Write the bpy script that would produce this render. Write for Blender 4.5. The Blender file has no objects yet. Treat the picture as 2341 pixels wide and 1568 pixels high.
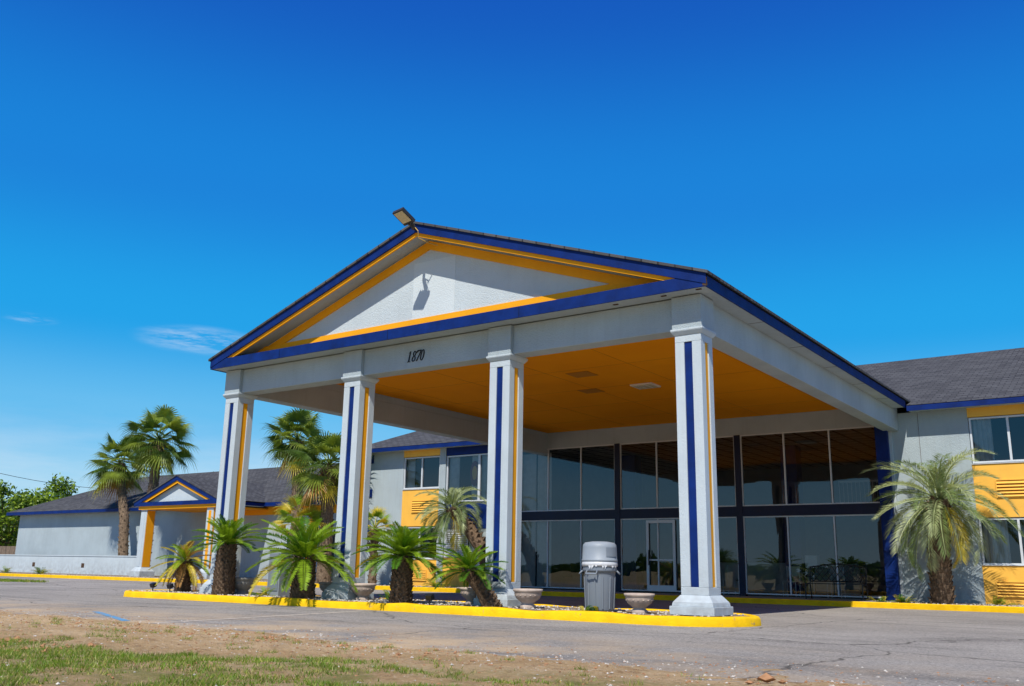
import bpy, math, random
import numpy as np
from mathutils import Vector, noise, Matrix
random.seed(7)
R=random.Random(11)
scene=bpy.context.scene
scene.view_settings.view_transform='Standard'
try: scene.view_settings.look='None'
except Exception: pass
scene.view_settings.exposure=0

# ------------------------------------------------------------------ materials
def nodes(m):
    m.use_nodes=True
    nt=m.node_tree
    for n in list(nt.nodes): nt.nodes.remove(n)
    out=nt.nodes.new('ShaderNodeOutputMaterial')
    return nt,out
def N(nt,t,**k):
    n=nt.nodes.new(t)
    for a,b in k.items(): setattr(n,a,b)
    return n
def L(nt,a,b): nt.links.new(a,b)
def noise_fac(nt,co,scale,detail=4,lo=.35,hi=.65,rough=.55,vec=None):
    n=N(nt,'ShaderNodeTexNoise'); n.inputs['Scale'].default_value=scale; n.inputs['Detail'].default_value=detail; n.inputs['Roughness'].default_value=rough
    if vec is not None:
        mp=N(nt,'ShaderNodeMapping'); mp.inputs['Scale'].default_value=vec; L(nt,co,mp.inputs[0]); co=mp.outputs[0]
    L(nt,co,n.inputs['Vector'])
    r=N(nt,'ShaderNodeMapRange'); r.inputs[1].default_value=lo; r.inputs[2].default_value=hi; r.clamp=True
    L(nt,n.outputs['Fac'],r.inputs[0]); return r.outputs[0]
def mixc(nt,f,a,b,mode='MIX'):
    m=N(nt,'ShaderNodeMix',data_type='RGBA',blend_type=mode)
    for sock,v in ((m.inputs[0],f),(m.inputs[6],a),(m.inputs[7],b)):
        if hasattr(v,'links') or hasattr(v,'is_linked'): L(nt,v,sock)
        elif isinstance(v,(int,float)): sock.default_value=v
        else: sock.default_value=tuple(v)+(1,) if len(v)==3 else v
    return m.outputs[2]
def mth(nt,op,a,b=None):
    m=N(nt,'ShaderNodeMath',operation=op)
    for i,v in enumerate((a,b)):
        if v is None: continue
        if hasattr(v,'is_linked'): L(nt,v,m.inputs[i])
        else: m.inputs[i].default_value=v
    return m.outputs[0]
def c3(c,k=1): return tuple(min(1,x*k) for x in c)
def mat(name,col,rough=.7,var=.12,vs=2.0,bump=.0,bs=60,spec=.3,dirt=0,dcol=(.12,.1,.08),streak=0,wear=0,wcol=(.35,.33,.3),metal=0,grime=0):
    m=bpy.data.materials.new(name); nt,out=nodes(m)
    tc=N(nt,'ShaderNodeTexCoord'); co=tc.outputs['Object']
    b=N(nt,'ShaderNodeBsdfPrincipled'); b.inputs['Roughness'].default_value=rough; b.inputs['Specular IOR Level'].default_value=spec; b.inputs['Metallic'].default_value=metal
    f=noise_fac(nt,co,vs,6,.3,.7)
    c=mixc(nt,f,c3(col,1-var),c3(col,1+var))
    if grime:
        f=noise_fac(nt,co,.45,7,.45,.75,.7); c=mixc(nt,mth(nt,'MULTIPLY',f,grime),c,c3(col,.62))
    if streak:
        f=noise_fac(nt,co,1.0,5,.5,.8,.6,(9,9,.7)); c=mixc(nt,mth(nt,'MULTIPLY',f,streak),c,c3(dcol,1.3))
    if dirt:
        sx=N(nt,'ShaderNodeSeparateXYZ'); L(nt,co,sx.inputs[0])
        r=N(nt,'ShaderNodeMapRange'); r.inputs[1].default_value=.9; r.inputs[2].default_value=-.1; r.inputs[3].default_value=0; r.inputs[4].default_value=dirt; L(nt,sx.outputs['Z'],r.inputs[0])
        f=noise_fac(nt,co,5,6,.35,.65)
        c=mixc(nt,mth(nt,'MULTIPLY',f,r.outputs[0]),c,dcol)
    if wear:
        f=noise_fac(nt,co,7,8,.62-.1*wear,.68-.1*wear,.7); c=mixc(nt,f,c,wcol)
    L(nt,c,b.inputs['Base Color'])
    if bump:
        n=N(nt,'ShaderNodeTexNoise'); n.inputs['Scale'].default_value=bs; n.inputs['Detail'].default_value=6; n.inputs['Roughness'].default_value=.65; L(nt,co,n.inputs['Vector'])
        bp=N(nt,'ShaderNodeBump'); bp.inputs['Strength'].default_value=bump; bp.inputs['Distance'].default_value=.02; L(nt,n.outputs['Fac'],bp.inputs['Height']); L(nt,bp.outputs[0],b.inputs['Normal'])
    L(nt,b.outputs[0],out.inputs[0]); return m
M_white=mat('stucco_grey_white',(.41,.475,.50),.88,.06,.8,.9,38,.15,dirt=.5,dcol=(.18,.18,.18),streak=.18,grime=.4)
M_tym=mat('stucco_pediment',(.54,.605,.635),.88,.05,.8,.9,38,.15,streak=.12,dcol=(.25,.26,.27),grime=.25)
M_tym2=mat('stucco_pediment_patch',(.60,.66,.68),.88,.04,.8,.7,38,.15,grime=.15)
M_trim=mat('stucco_light',(.53,.595,.625),.82,.05,1.2,.6,50,.2,dirt=.5,dcol=(.22,.21,.21),streak=.16,grime=.3)
M_navy=mat('navy_paint',(.001,.019,.135),.6,.28,3,.25,30,.2,streak=.06,dcol=(.03,.06,.18))
M_dnavy=mat('dark_navy_frame',(.003,.007,.034),.45,.2,3,.05,30,.3)
M_orange=mat('orange_paint',(.90,.38,.008),.65,.07,1.2,.25,40,.2,streak=.08,dcol=(.3,.15,.03))
M_ceil=mat('orange_ceiling_paint',(1.0,.34,.005),.85,.06,.6,.6,45,.08,grime=.15)
M_seam=mat('ceiling_seam',(.5,.19,.01),.8,.08,.6)
M_yel=mat('yellow_panel_paint',(.92,.49,.075),.65,.06,2,.15,50,.25,dirt=.3,dcol=(.35,.22,.08),streak=.1)
M_curb=mat('yellow_curb_paint',(.92,.53,.006),.75,.14,4,.6,30,.15,wear=-.05,wcol=(.42,.28,.11),grime=.5)
M_conc=mat('concrete',(.30,.285,.26),.9,.15,2,.4,50,.15)
M_alu=mat('white_window_frame',(.60,.63,.65),.4,.05,5,.0,50,.5)
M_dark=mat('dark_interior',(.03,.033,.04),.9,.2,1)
M_int=mat('interior_wall',(.13,.16,.18),.9,.2,1)
M_curtain=mat('curtain_fabric',(.72,.70,.64),.9,.1,6)
M_black=mat('black_iron',(.012,.012,.014),.45,.2,8,.0,50,.5)
M_bronze=mat('lamp_housing',(.035,.03,.024),.5,.2,8,0,50,.5)
M_lens=mat('lamp_lens',(.60,.50,.30),.3,.1,20,0,50,.5)
M_plas=mat('grey_plastic',(.20,.23,.265),.5,.06,5,.1,100,.4,dirt=.3,dcol=(.13,.12,.11),grime=.3)
M_plas2=mat('grey_lid_plastic',(.27,.305,.34),.5,.05,5,.1,100,.4,grime=.2)
M_bag=mat('bin_liner',(.65,.66,.67),.35,.08,15,.3,40,.5)
M_pot=mat('cast_stone_pot',(.54,.44,.37),.85,.15,9,.3,60,.2,dirt=.5,dcol=(.18,.13,.10))
M_soil=mat('bed_soil',(.19,.14,.095),1,.3,7,.8,30,.1,wear=1.0,wcol=(.38,.33,.27))
M_bark=mat('palm_bark',(.19,.135,.09),.95,.45,14,.9,30,.1)
M_bark2=mat('cycad_bark',(.14,.095,.062),.95,.5,18,.9,30,.1)
M_treebark=mat('tree_bark',(.12,.09,.065),.95,.3,8,.7,20,.1)
M_stone=mat('pale_pebbles',(.52,.48,.42),.9,.3,9,.2,50,.15)
M_rock=mat('clay_clod',(.38,.20,.10),.95,.3,12,.6,40,.1)
M_text=mat('black_numerals',(.012,.014,.02),.5,.1)
M_red=mat('dark_red_sign',(.25,.02,.05),.5,.1)
M_wood=mat('weathered_wood',(.2,.15,.11),.9,.25,6,.3,40,.1)
M_rot=mat('rotted_board',(.09,.055,.035),.95,.3,16,.6,40,.1)
M_conduit=mat('yellow_cable',(.55,.36,.1),.6,.1)
M_blueline=mat('faded_blue_line',(.12,.30,.48),.9,.1,3,.3,50,.1,wear=1.0,wcol=(.26,.24,.22))
M_paleline=mat('faded_pale_line',(.50,.43,.35),.9,.1,3,.3,50,.1,wear=.9,wcol=(.30,.28,.25))
M_lightfix=mat('ceiling_fixture',(.75,.72,.65),.4,.05)
M_furn=mat('lobby_furniture',(.06,.05,.05),.8,.3,3)
M_counter=mat('reception_counter',(.55,.55,.52),.6,.1,2)

def leafmat(name,col,trans=.35,var=.35,vs=4,rough=.45):
    m=bpy.data.materials.new(name); nt,out=nodes(m)
    tc=N(nt,'ShaderNodeTexCoord'); co=tc.outputs['Object']
    f=noise_fac(nt,co,vs,4,.3,.7); c=mixc(nt,f,c3(col,1-var),c3(col,1+var))
    b=N(nt,'ShaderNodeBsdfPrincipled'); b.inputs['Roughness'].default_value=rough; b.inputs['Specular IOR Level'].default_value=.4; L(nt,c,b.inputs['Base Color'])
    t=N(nt,'ShaderNodeBsdfTranslucent'); c2=mixc(nt,.5,c,(col[0]*1.5,col[1]*1.4,col[2]*.4)); L(nt,c2,t.inputs['Color'])
    ms=N(nt,'ShaderNodeMixShader'); ms.inputs[0].default_value=trans; L(nt,b.outputs[0],ms.inputs[1]); L(nt,t.outputs[0],ms.inputs[2]); L(nt,ms.outputs[0],out.inputs[0]); return m
M_gA=leafmat('cycad_green',(.07,.18,.010))
M_gB=leafmat('cycad_green_light',(.22,.35,.018))
M_gY=leafmat('frond_yellowing',(.54,.44,.045))
M_gD=leafmat('frond_dry',(.42,.22,.06),.2)
M_sA=leafmat('sabal_green',(.08,.14,.018))
M_sB=leafmat('sabal_green_light',(.24,.31,.04))
M_pA=leafmat('pindo_green',(.18,.25,.08))
M_pB=leafmat('pindo_green_silver',(.42,.48,.24))
M_tA=leafmat('tree_foliage_dark',(.06,.12,.012))
M_tB=leafmat('tree_foliage_light',(.25,.36,.025))
M_gr=leafmat('grass_blade',(.15,.25,.012),.3,.3,3)
M_gr2=leafmat('grass_blade_dry',(.40,.37,.09),.3,.3,3)

def shingle():
    m=bpy.data.materials.new('asphalt_shingles'); nt,out=nodes(m)
    tc=N(nt,'ShaderNodeTexCoord'); co=tc.outputs['Object']
    br=N(nt,'ShaderNodeTexBrick'); br.offset=.5; br.inputs['Scale'].default_value=1; br.inputs['Brick Width'].default_value=.33; br.inputs['Row Height'].default_value=.16; br.inputs['Mortar Size'].default_value=.014
    br.inputs['Color1'].default_value=(.12,.12,.125,1); br.inputs['Color2'].default_value=(.05,.05,.054,1); br.inputs['Mortar'].default_value=(.012,.012,.014,1); br.inputs['Bias'].default_value=-.1
    L(nt,co,br.inputs['Vector'])
    f=noise_fac(nt,co,1.2,6,.3,.7); c=mixc(nt,mth(nt,'MULTIPLY',f,.5),br.outputs['Color'],(.09,.09,.092))
    f2=noise_fac(nt,co,60,2,.4,.7); c=mixc(nt,mth(nt,'MULTIPLY',f2,.5),c,(.04,.04,.042)); 
    b=N(nt,'ShaderNodeBsdfPrincipled'); b.inputs['Roughness'].default_value=.9; b.inputs['Specular IOR Level'].default_value=.12; L(nt,c,b.inputs['Base Color'])
    bp=N(nt,'ShaderNodeBump'); bp.inputs['Strength'].default_value=.8; bp.inputs['Distance'].default_value=.03; L(nt,br.outputs['Fac'],bp.inputs['Height']); bp.invert=True; L(nt,bp.outputs[0],b.inputs['Normal'])
    L(nt,b.outputs[0],out.inputs[0]); return m
M_roof=shingle()
def glassm(name,refl,tint):
    m=bpy.data.materials.new(name); nt,out=nodes(m)
    tr=N(nt,'ShaderNodeBsdfTransparent'); tr.inputs[0].default_value=tint+(1,)
    gl=N(nt,'ShaderNodeBsdfGlossy'); gl.inputs['Roughness'].default_value=.01; gl.inputs['Color'].default_value=(.85,.93,1,1)
    fr=N(nt,'ShaderNodeFresnel'); fr.inputs[0].default_value=1.42
    ad=N(nt,'ShaderNodeMath',operation='ADD'); ad.inputs[1].default_value=refl; ad.use_clamp=True; L(nt,fr.outputs[0],ad.inputs[0])
    tc=N(nt,'ShaderNodeTexCoord'); n=N(nt,'ShaderNodeTexNoise'); n.inputs['Scale'].default_value=.5; L(nt,tc.outputs['Object'],n.inputs['Vector'])
    bp=N(nt,'ShaderNodeBump'); bp.inputs['Strength'].default_value=.08; bp.inputs['Distance'].default_value=.05; L(nt,n.outputs['Fac'],bp.inputs['Height']); L(nt,bp.outputs[0],gl.inputs['Normal'])
    ms=N(nt,'ShaderNodeMixShader'); L(nt,ad.outputs[0],ms.inputs[0]); L(nt,tr.outputs[0],ms.inputs[1]); L(nt,gl.outputs[0],ms.inputs[2]); L(nt,ms.outputs[0],out.inputs[0]); return m
M_glass=glassm('tinted_glass',.045,(.62,.67,.70))
def tilem():
    m=bpy.data.materials.new('ceiling_tiles'); nt,out=nodes(m)
    tc=N(nt,'ShaderNodeTexCoord'); br=N(nt,'ShaderNodeTexBrick'); br.offset=0; br.inputs['Scale'].default_value=1; br.inputs['Brick Width'].default_value=.61; br.inputs['Row Height'].default_value=.61; br.inputs['Mortar Size'].default_value=.05
    br.inputs['Color1'].default_value=(.50,.46,.42,1); br.inputs['Color2'].default_value=(.40,.37,.34,1); br.inputs['Mortar'].default_value=(.05,.05,.05,1); L(nt,tc.outputs['Object'],br.inputs['Vector'])
    b=N(nt,'ShaderNodeBsdfPrincipled'); L(nt,br.outputs['Color'],b.inputs['Base Color']); b.inputs['Roughness'].default_value=.9; L(nt,b.outputs[0],out.inputs[0]); return m
M_tile=tilem()

def asphalt():
    m=bpy.data.materials.new('weathered_asphalt'); nt,out=nodes(m)
    tc=N(nt,'ShaderNodeTexCoord'); co=tc.outputs['Object']
    c=mixc(nt,noise_fac(nt,co,.25,6,.35,.65),(.27,.248,.22),(.37,.34,.30))
    f=noise_fac(nt,co,1.0,8,.50,.72,.7,(.30,1.9,1)); c=mixc(nt,mth(nt,'MULTIPLY',f,.8),c,(.15,.138,.125))
    f=noise_fac(nt,co,.35,6,.60,.66,.6); c=mixc(nt,mth(nt,'MULTIPLY',f,.35),c,(.13,.12,.11))
    c=mixc(nt,noise_fac(nt,co,30,5,.53,.68,.8),c,(.62,.56,.48))
    c=mixc(nt,noise_fac(nt,co,26,5,.53,.66,.8),c,(.08,.072,.066))
    sx=N(nt,'ShaderNodeSeparateXYZ'); L(nt,co,sx.inputs[0])
    r=N(nt,'ShaderNodeMapRange'); r.inputs[1].default_value=-3.5; r.inputs[2].default_value=-7.4; L(nt,sx.outputs['Y'],r.inputs[0])
    r3=N(nt,'ShaderNodeMapRange'); r3.inputs[1].default_value=3.5; r3.inputs[2].default_value=0; r3.inputs[3].default_value=.35; L(nt,sx.outputs['X'],r3.inputs[0])
    f=noise_fac(nt,co,.9,8,.40,.60,.65)
    f=mth(nt,'MULTIPLY',mth(nt,'MULTIPLY',r.outputs[0],f),r3.outputs[0])
    c=mixc(nt,f,c,(.58,.42,.25))
    for sc,wd,am in((.24,.004,.8),(.62,.003,.45)):
        v=N(nt,'ShaderNodeTexVoronoi',feature='DISTANCE_TO_EDGE'); v.inputs['Scale'].default_value=sc
        nz=N(nt,'ShaderNodeTexNoise'); nz.inputs['Scale'].default_value=1.3; nz.inputs['Detail'].default_value=6; L(nt,co,nz.inputs['Vector'])
        mx=mixc(nt,.4,co,nz.outputs['Color']); L(nt,mx,v.inputs['Vector'])
        r2=N(nt,'ShaderNodeMapRange'); r2.inputs[1].default_value=wd; r2.inputs[2].default_value=.0; r2.inputs[4].default_value=am; L(nt,v.outputs['Distance'],r2.inputs[0])
        c=mixc(nt,r2.outputs[0],c,(.05,.045,.04))
    b=N(nt,'ShaderNodeBsdfPrincipled'); b.inputs['Roughness'].default_value=.95; b.inputs['Specular IOR Level'].default_value=.08; L(nt,c,b.inputs['Base Color'])
    n=N(nt,'ShaderNodeTexNoise'); n.inputs['Scale'].default_value=45; n.inputs['Detail'].default_value=5; n.inputs['Roughness'].default_value=.7; L(nt,co,n.inputs['Vector'])
    bp=N(nt,'ShaderNodeBump'); bp.inputs['Strength'].default_value=1; bp.inputs['Distance'].default_value=.02; L(nt,n.outputs['Fac'],bp.inputs['Height']); L(nt,bp.outputs[0],b.inputs['Normal'])
    L(nt,b.outputs[0],out.inputs[0]); return m
M_road=asphalt()
def dirt():
    m=bpy.data.materials.new('sandy_dirt_and_turf'); nt,out=nodes(m)
    tc=N(nt,'ShaderNodeTexCoord'); co=tc.outputs['Object']
    c=mixc(nt,noise_fac(nt,co,.8,8,.3,.7),(.50,.32,.15),(.70,.50,.28))
    c=mixc(nt,noise_fac(nt,co,5,8,.5,.68,.78),c,(.30,.175,.08))
    c=mixc(nt,noise_fac(nt,co,22,5,.55,.68,.78),c,(.80,.67,.48))
    sx=N(nt,'ShaderNodeSeparateXYZ'); L(nt,co,sx.inputs[0])
    yy=mth(nt,'SUBTRACT',sx.outputs['Y'],mth(nt,'MULTIPLY',mth(nt,'MAXIMUM',sx.outputs['X'],-6.0),.3))
    r=N(nt,'ShaderNodeMapRange'); r.inputs[1].default_value=-9.1; r.inputs[2].default_value=-10.2; L(nt,yy,r.inputs[0])
    f=noise_fac(nt,co,1.6,8,.42,.58,.7)
    g=mixc(nt,noise_fac(nt,co,6,5,.3,.7),(.13,.17,.02),(.32,.28,.10))
    c=mixc(nt,mth(nt,'MULTIPLY',mth(nt,'MULTIPLY',r.outputs[0],f),.75),c,g)
    b=N(nt,'ShaderNodeBsdfPrincipled'); b.inputs['Roughness'].default_value=.95; b.inputs['Specular IOR Level'].default_value=.08; L(nt,c,b.inputs['Base Color'])
    n=N(nt,'ShaderNodeTexNoise'); n.inputs['Scale'].default_value=18; n.inputs['Detail'].default_value=9; n.inputs['Roughness'].default_value=.75; L(nt,co,n.inputs['Vector'])
    bp=N(nt,'ShaderNodeBump'); bp.inputs['Strength'].default_value=1; bp.inputs['Distance'].default_value=.06; L(nt,n.outputs['Fac'],bp.inputs['Height']); L(nt,bp.outputs[0],b.inputs['Normal'])
    L(nt,b.outputs[0],out.inputs[0]); return m
M_dirt=dirt()

# ------------------------------------------------------------------ mesh builder
class MB:
    def __init__(s): s.v=[];s.f=[];s.m=[];s.mats=[]
    def mi(s,m):
        if m not in s.mats: s.mats.append(m)
        return s.mats.index(m)
    def add(s,vs,fs,m):
        o=len(s.v); k=s.mi(m); s.v.extend([tuple(v) for v in vs])
        for f in fs: s.f.append(tuple(i+o for i in f)); s.m.append(k)
    def box(s,x0,x1,y0,y1,z0,z1,m):
        if x0>x1:x0,x1=x1,x0
        if y0>y1:y0,y1=y1,y0
        s.add([(x0,y0,z0),(x1,y0,z0),(x1,y1,z0),(x0,y1,z0),(x0,y0,z1),(x1,y0,z1),(x1,y1,z1),(x0,y1,z1)],
          [(0,3,2,1),(4,5,6,7),(0,1,5,4),(1,2,6,5),(2,3,7,6),(3,0,4,7)],m)
    def frust(s,cx,cy,a0,a1,z0,z1,m):
        s.add([(cx-a0,cy-a0,z0),(cx+a0,cy-a0,z0),(cx+a0,cy+a0,z0),(cx-a0,cy+a0,z0),(cx-a1,cy-a1,z1),(cx+a1,cy-a1,z1),(cx+a1,cy+a1,z1),(cx-a1,cy+a1,z1)],
          [(0,3,2,1),(4,5,6,7),(0,1,5,4),(1,2,6,5),(2,3,7,6),(3,0,4,7)],m)
    def prism_xz(s,pts,y0,y1,m):
        n=len(pts); vs=[(x,y0,z) for x,z in pts]+[(x,y1,z) for x,z in pts]
        s.add(vs,[tuple(range(n)),tuple(range(2*n-1,n-1,-1))]+[(i,i+n,(i+1)%n+n,(i+1)%n) for i in range(n)],m)
    def lathe(s,cx,cy,prof,m,n=28,cap=True):
        vs=[];fs=[]
        for r,z in prof:
            for i in range(n):
                a=2*math.pi*i/n; vs.append((cx+r*math.cos(a),cy+r*math.sin(a),z))
        for j in range(len(prof)-1):
            for i in range(n): fs.append((j*n+i,j*n+(i+1)%n,(j+1)*n+(i+1)%n,(j+1)*n+i))
        if cap: fs.append(tuple(range(n-1,-1,-1))); fs.append(tuple((len(prof)-1)*n+i for i in range(n)))
        s.add(vs,fs,m)
    def tube(s,path,rad,m,n=8):
        vs=[];fs=[];P=[Vector(p) for p in path]
        for j,p in enumerate(P):
            t=(P[min(j+1,len(P)-1)]-P[max(j-1,0)]).normalized(); a=t.cross(Vector((.13,.97,.2))).normalized(); b=t.cross(a)
            r=rad[j] if hasattr(rad,'__len__') else rad
            for i in range(n):
                q=2*math.pi*i/n; vs.append(p+a*(r*math.cos(q))+b*(r*math.sin(q)))
        for j in range(len(P)-1):
            for i in range(n): fs.append((j*n+i,j*n+(i+1)%n,(j+1)*n+(i+1)%n,(j+1)*n+i))
        fs.append(tuple(range(n-1,-1,-1))); fs.append(tuple((len(P)-1)*n+i for i in range(n)))
        s.add(vs,fs,m)
    def build(s,name,parent=None,smooth=False,bevel=0):
        me=bpy.data.meshes.new(name); me.from_pydata(s.v,[],s.f)
        for m in s.mats: me.materials.append(m)
        me.polygons.foreach_set('material_index',s.m)
        if smooth: me.polygons.foreach_set('use_smooth',[True]*len(s.f))
        me.update()
        o=bpy.data.objects.new(name,me); bpy.context.collection.objects.link(o)
        if parent: o.parent=parent
        if bevel:
            b=o.modifiers.new('bevel','BEVEL'); b.width=bevel; b.segments=2; b.limit_method='ANGLE'; b.angle_limit=math.radians(40)
        return o
def empty(name):
    e=bpy.data.objects.new(name,None); bpy.context.collection.objects.link(e); return e

D=14.09; G=-.15
CX=[0,-4.128,-8.294,-12.54]; a=.25
XL,XR=-13.0,.557; XM=(XL+XR)/2; YO=-.65; ZA=8.04; ZF0,ZF1=5.5,5.73
SL=(ZA-ZF1)/(XR-XM); YT=-.12

# ------------------------------------------------------------------ entrance canopy
can=empty('entrance_portico')
for i,cx in enumerate(CX):
    b=MB()
    b.box(cx-.40,cx+.40,-.40,.40,-.01,.13,M_trim)
    b.frust(cx,0,.37,.36,.13,.19,M_trim)
    b.frust(cx,0,.36,.262,.19,.31,M_trim)
    b.box(cx-a,cx+a,-a,a,.31,.44,M_trim)
    q=.175
    for sx in(-1,1):
        for sy in(-1,1):
            b.box(cx+sx*a,cx+sx*(a-q),sy*a,sy*(a-q),.44,4.66,M_trim)
    b.box(cx-(a-q),cx+(a-q),-a+.02,a-.02,.44,4.66,M_navy)
    b.box(cx-a+.021,cx-(a-q),-(a-q),(a-q),.44,4.66,M_orange)
    b.box(cx+(a-q),cx+a-.021,-(a-q),(a-q),.44,4.66,M_orange)
    b.box(cx-a,cx+a,-a,a,4.66,4.79,M_trim)
    b.frust(cx,0,a+.01,a+.06,4.79,4.86,M_trim)
    b.box(cx-a-.06,cx+a+.06,-a-.06,a+.06,4.86,4.90,M_trim)
    b.box(cx-a-.035,cx+a+.035,-a-.035,a+.035,4.90,5.498,M_white)
    b.build('column_%d'%(i+1),can,bevel=.008)
b=MB()
xs=sorted(CX)
for i in range(3): b.box(xs[i]+.285,xs[i+1]-.285,-.2,.2,4.9,5.498,M_white)
b.box(-.2,.2,.285,D-.002,4.9,5.498,M_white)
b.box(xs[0]-.2,xs[0]+.2,.285,D-.002,4.9,5.498,M_white)
b.build('beams',can,bevel=.01)
b=MB(); b.box(xs[0]-.18,.18,-.10,D+.02,5.70,5.76,M_ceil)
b.box(xs[0]-.2,xs[0]+.199,-.1,D,5.5,5.70,M_white); b.box(-.199,.2,-.1,D,5.5,5.70,M_white); b.box(xs[0]+.2,-.2,-.1,.199,5.5,5.70,M_white)
y=2.44
while y<14: b.box(xs[0]+.2,-.2,y,y+.008,5.697,5.70,M_seam); y+=2.44
x=-11.3
while x<-.3: b.box(x,x+.008,.2,D,5.696,5.70,M_seam); x+=2.44
b.build('ceiling',can)
b=MB()
b.box(XL+.03,XR-.03,YO+.03,-.2,5.515,5.53,M_white)
b.box(.2,XR-.03,-.2,D-.5,5.515,5.53,M_white); b.box(XL+.03,xs[0]-.2,-.2,D-.5,5.515,5.53,M_white)
for (x,y) in((-1.35,-.42),(-.35,-.45),(.35,-.5)): b.box(x-.05,x+.05,y-.02,y+.02,5.50,5.515,M_rot)
for y in(2.2,4.6,7.0,9.4,11.8): b.box(.2,XR-.03,y,y+.012,5.511,5.515,M_rot)
b.build('soffit',can)
b=MB()
b.box(XL,XR,YO,YO+.03,ZF0,ZF1,M_navy)
b.box(XR-.03,XR,YO+.03,D-.5,ZF0,ZF1-.03,M_navy); b.box(XL,XL+.03,YO+.03,D-.5,ZF0,ZF1-.03,M_navy)
b.add([(XL+.1,YO+.03,ZF1-.03),(XR-.1,YO+.03,ZF1-.03),(XR-.1,YT-.04,5.84),(XL+.1,YT-.04,5.84)],[(0,1,2,3)],M_roof)
for x in(-10.4,-6.9,-3.4): b.box(x,x+.012,YO-.004,YO,ZF0+.002,ZF1-.002,M_dnavy)
b.add([(XR-.07,YO-.006,ZF0+.02),(XR+.004,YO-.006,ZF0),(XR+.004,YO-.006,ZF1-.07),(XR-.03,YO-.006,ZF1-.04),(XR-.05,YO-.006,ZF0+.12)],[(0,1,2,3,4)],M_rot)
b.add([(XR+.004,YO-.005,ZF0),(XR+.004,YO+.06,ZF0+.03),(XR+.004,YO+.03,ZF0+.11),(XR+.004,YO+.05,ZF0+.16),(XR+.004,YO-.005,ZF1-.07)],[(0,1,2,3,4)],M_rot)
def rake(b,y0,y1,t0,t1,m,xl=XL,xr=XR,za=ZA,zend=None,sl=SL,xm=XM):
    for sgn,xe in((-1,xl),(1,xr)):
        ze=za-sl*abs(xe-xm)
        p=[(xm,za-t0),(xe,ze-t0),(xe,ze-t1),(xm,za-t1)]
        if sgn>0:p=p[::-1]
        b.prism_xz(p,y0,y1,m)
b.build('horizontal_fascia',can)
b=MB(); rake(b,YO-.012,YO+.03,0,.19,M_navy); b.build('rake_fascia',can)
b=MB()
def rake_clip(b,y0,y1,t0,t1,m,zc):
    for sgn in(-1,1):
        x0=XM; xa=XM+sgn*(ZA-t0-zc)/SL; xb=XM+sgn*(ZA-t1-zc)/SL
        p=[(x0,ZA-t0),(xa,zc),(xb,zc),(x0,ZA-t1)]
        if sgn>0:p=p[::-1]
        b.prism_xz(p,y0,y1,m)
rake_clip(b,YO+.035,YO+.075,.17,.27,M_orange,ZF1+.01)
rake_clip(b,YT-.035,YT,.24,.44,M_orange,5.80)
b.box(XL+1.0,XR-1.0,YT-.03,YT,5.80,6.03,M_orange)
b.build('pediment_trim',can)
b=MB()
b.prism_xz([(XM,ZA-.2),(XM-(ZA-.2-5.76)/SL,5.76),(XM+(ZA-.2-5.76)/SL,5.76)],YT,YT+.1,M_tym)
b.box(XM-.45,XM+.75,YT-.006,YT,6.04,7.34,M_tym2)
rake_clip(b,YO+.075,YT,.185,.20,M_white,5.78)
b.build('tympanum',can)
b=MB()
YB=20.2
for sgn,xe in((-1,XL-.05),(1,XR+.05)):
    ze=ZA-SL*abs(xe-XM)
    p=[(XM,YO-.05,ZA+.055),(xe,YO-.05,ze+.055),(xe,YB,ze+.055),(XM,YB,ZA+.055),(XM,YO-.05,ZA+.003),(xe,YO-.05,ze+.003),(xe,YB,ze+.003),(XM,YB,ZA+.003)]
    f=[(0,1,2,3),(4,7,6,5),(0,4,5,1),(1,5,6,2),(2,6,7,3)]
    b.add(p,f,M_roof)
b.build('roof',can)
b=MB()
b.box(-5.2,-4.55,7.3,7.9,5.655,5.695,M_lightfix)
for i in range(3): b.box(-5.12+.2*i,-5.0+.2*i,7.36,7.84,5.64,5.655,M_lens)
b.box(-5.95,-5.3,5.15,5.75,5.685,5.695,M_seam); b.box(-6.9,-6.3,7.3,7.85,5.685,5.695,M_seam)
b.build('ceiling_light',can)

def numerals():
    b=MB(); sh=.22
    def ring(cx,cz,ro,rz,ri,riz,n=28):
        vs=[];fs=[]
        for yy in(0,-.02):
            for i in range(n):
                q=2*math.pi*i/n; vs.append((cx+ro*math.cos(q),yy,cz+rz*math.sin(q)))
            for i in range(n):
                q=2*math.pi*i/n; vs.append((cx+ri*math.cos(q),yy,cz+riz*math.sin(q)))
        for i in range(n):
            j=(i+1)%n; fs+= [(2*n+i,2*n+j,3*n+j,3*n+i),(i,j,2*n+j,2*n+i),(n+i,3*n+i,3*n+j,n+j)]
        return vs,fs
    def poly(pts):
        n=len(pts); return [(x,0,z) for x,z in pts]+[(x,-.02,z) for x,z in pts],[tuple(range(n,2*n))]+[(i,(i+1)%n,(i+1)%n+n,i+n) for i in range(n)]
    XO=-6.70;ZO=5.05
    def put(g):
        vs,fs=g; b.add([(XO+x+z*sh,-.201+y,ZO+z) for x,y,z in vs],fs,M_text)
    put(poly([(.045,.012),(.070,.012),(.070,.24),(.06,.24),(.045,.215)])); put(poly([(.02,0),(.10,0),(.10,.012),(.02,.012)])); put(poly([(.015,.2),(.045,.215),(.045,.203)]))
    put(ring(.19,.06,.05,.062,.031,.050)); put(ring(.19,.178,.042,.058,.025,.048))
    put(poly([(.255,.220),(.37,.220),(.37,.24),(.262,.24),(.25,.18),(.258,.18)])); put(poly([(.275,0),(.298,0),(.37,.220),(.356,.220)]))
    put(ring(.425,.12,.05,.122,.029,.110))
    b.build('house_number_1870',can)
numerals()

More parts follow.
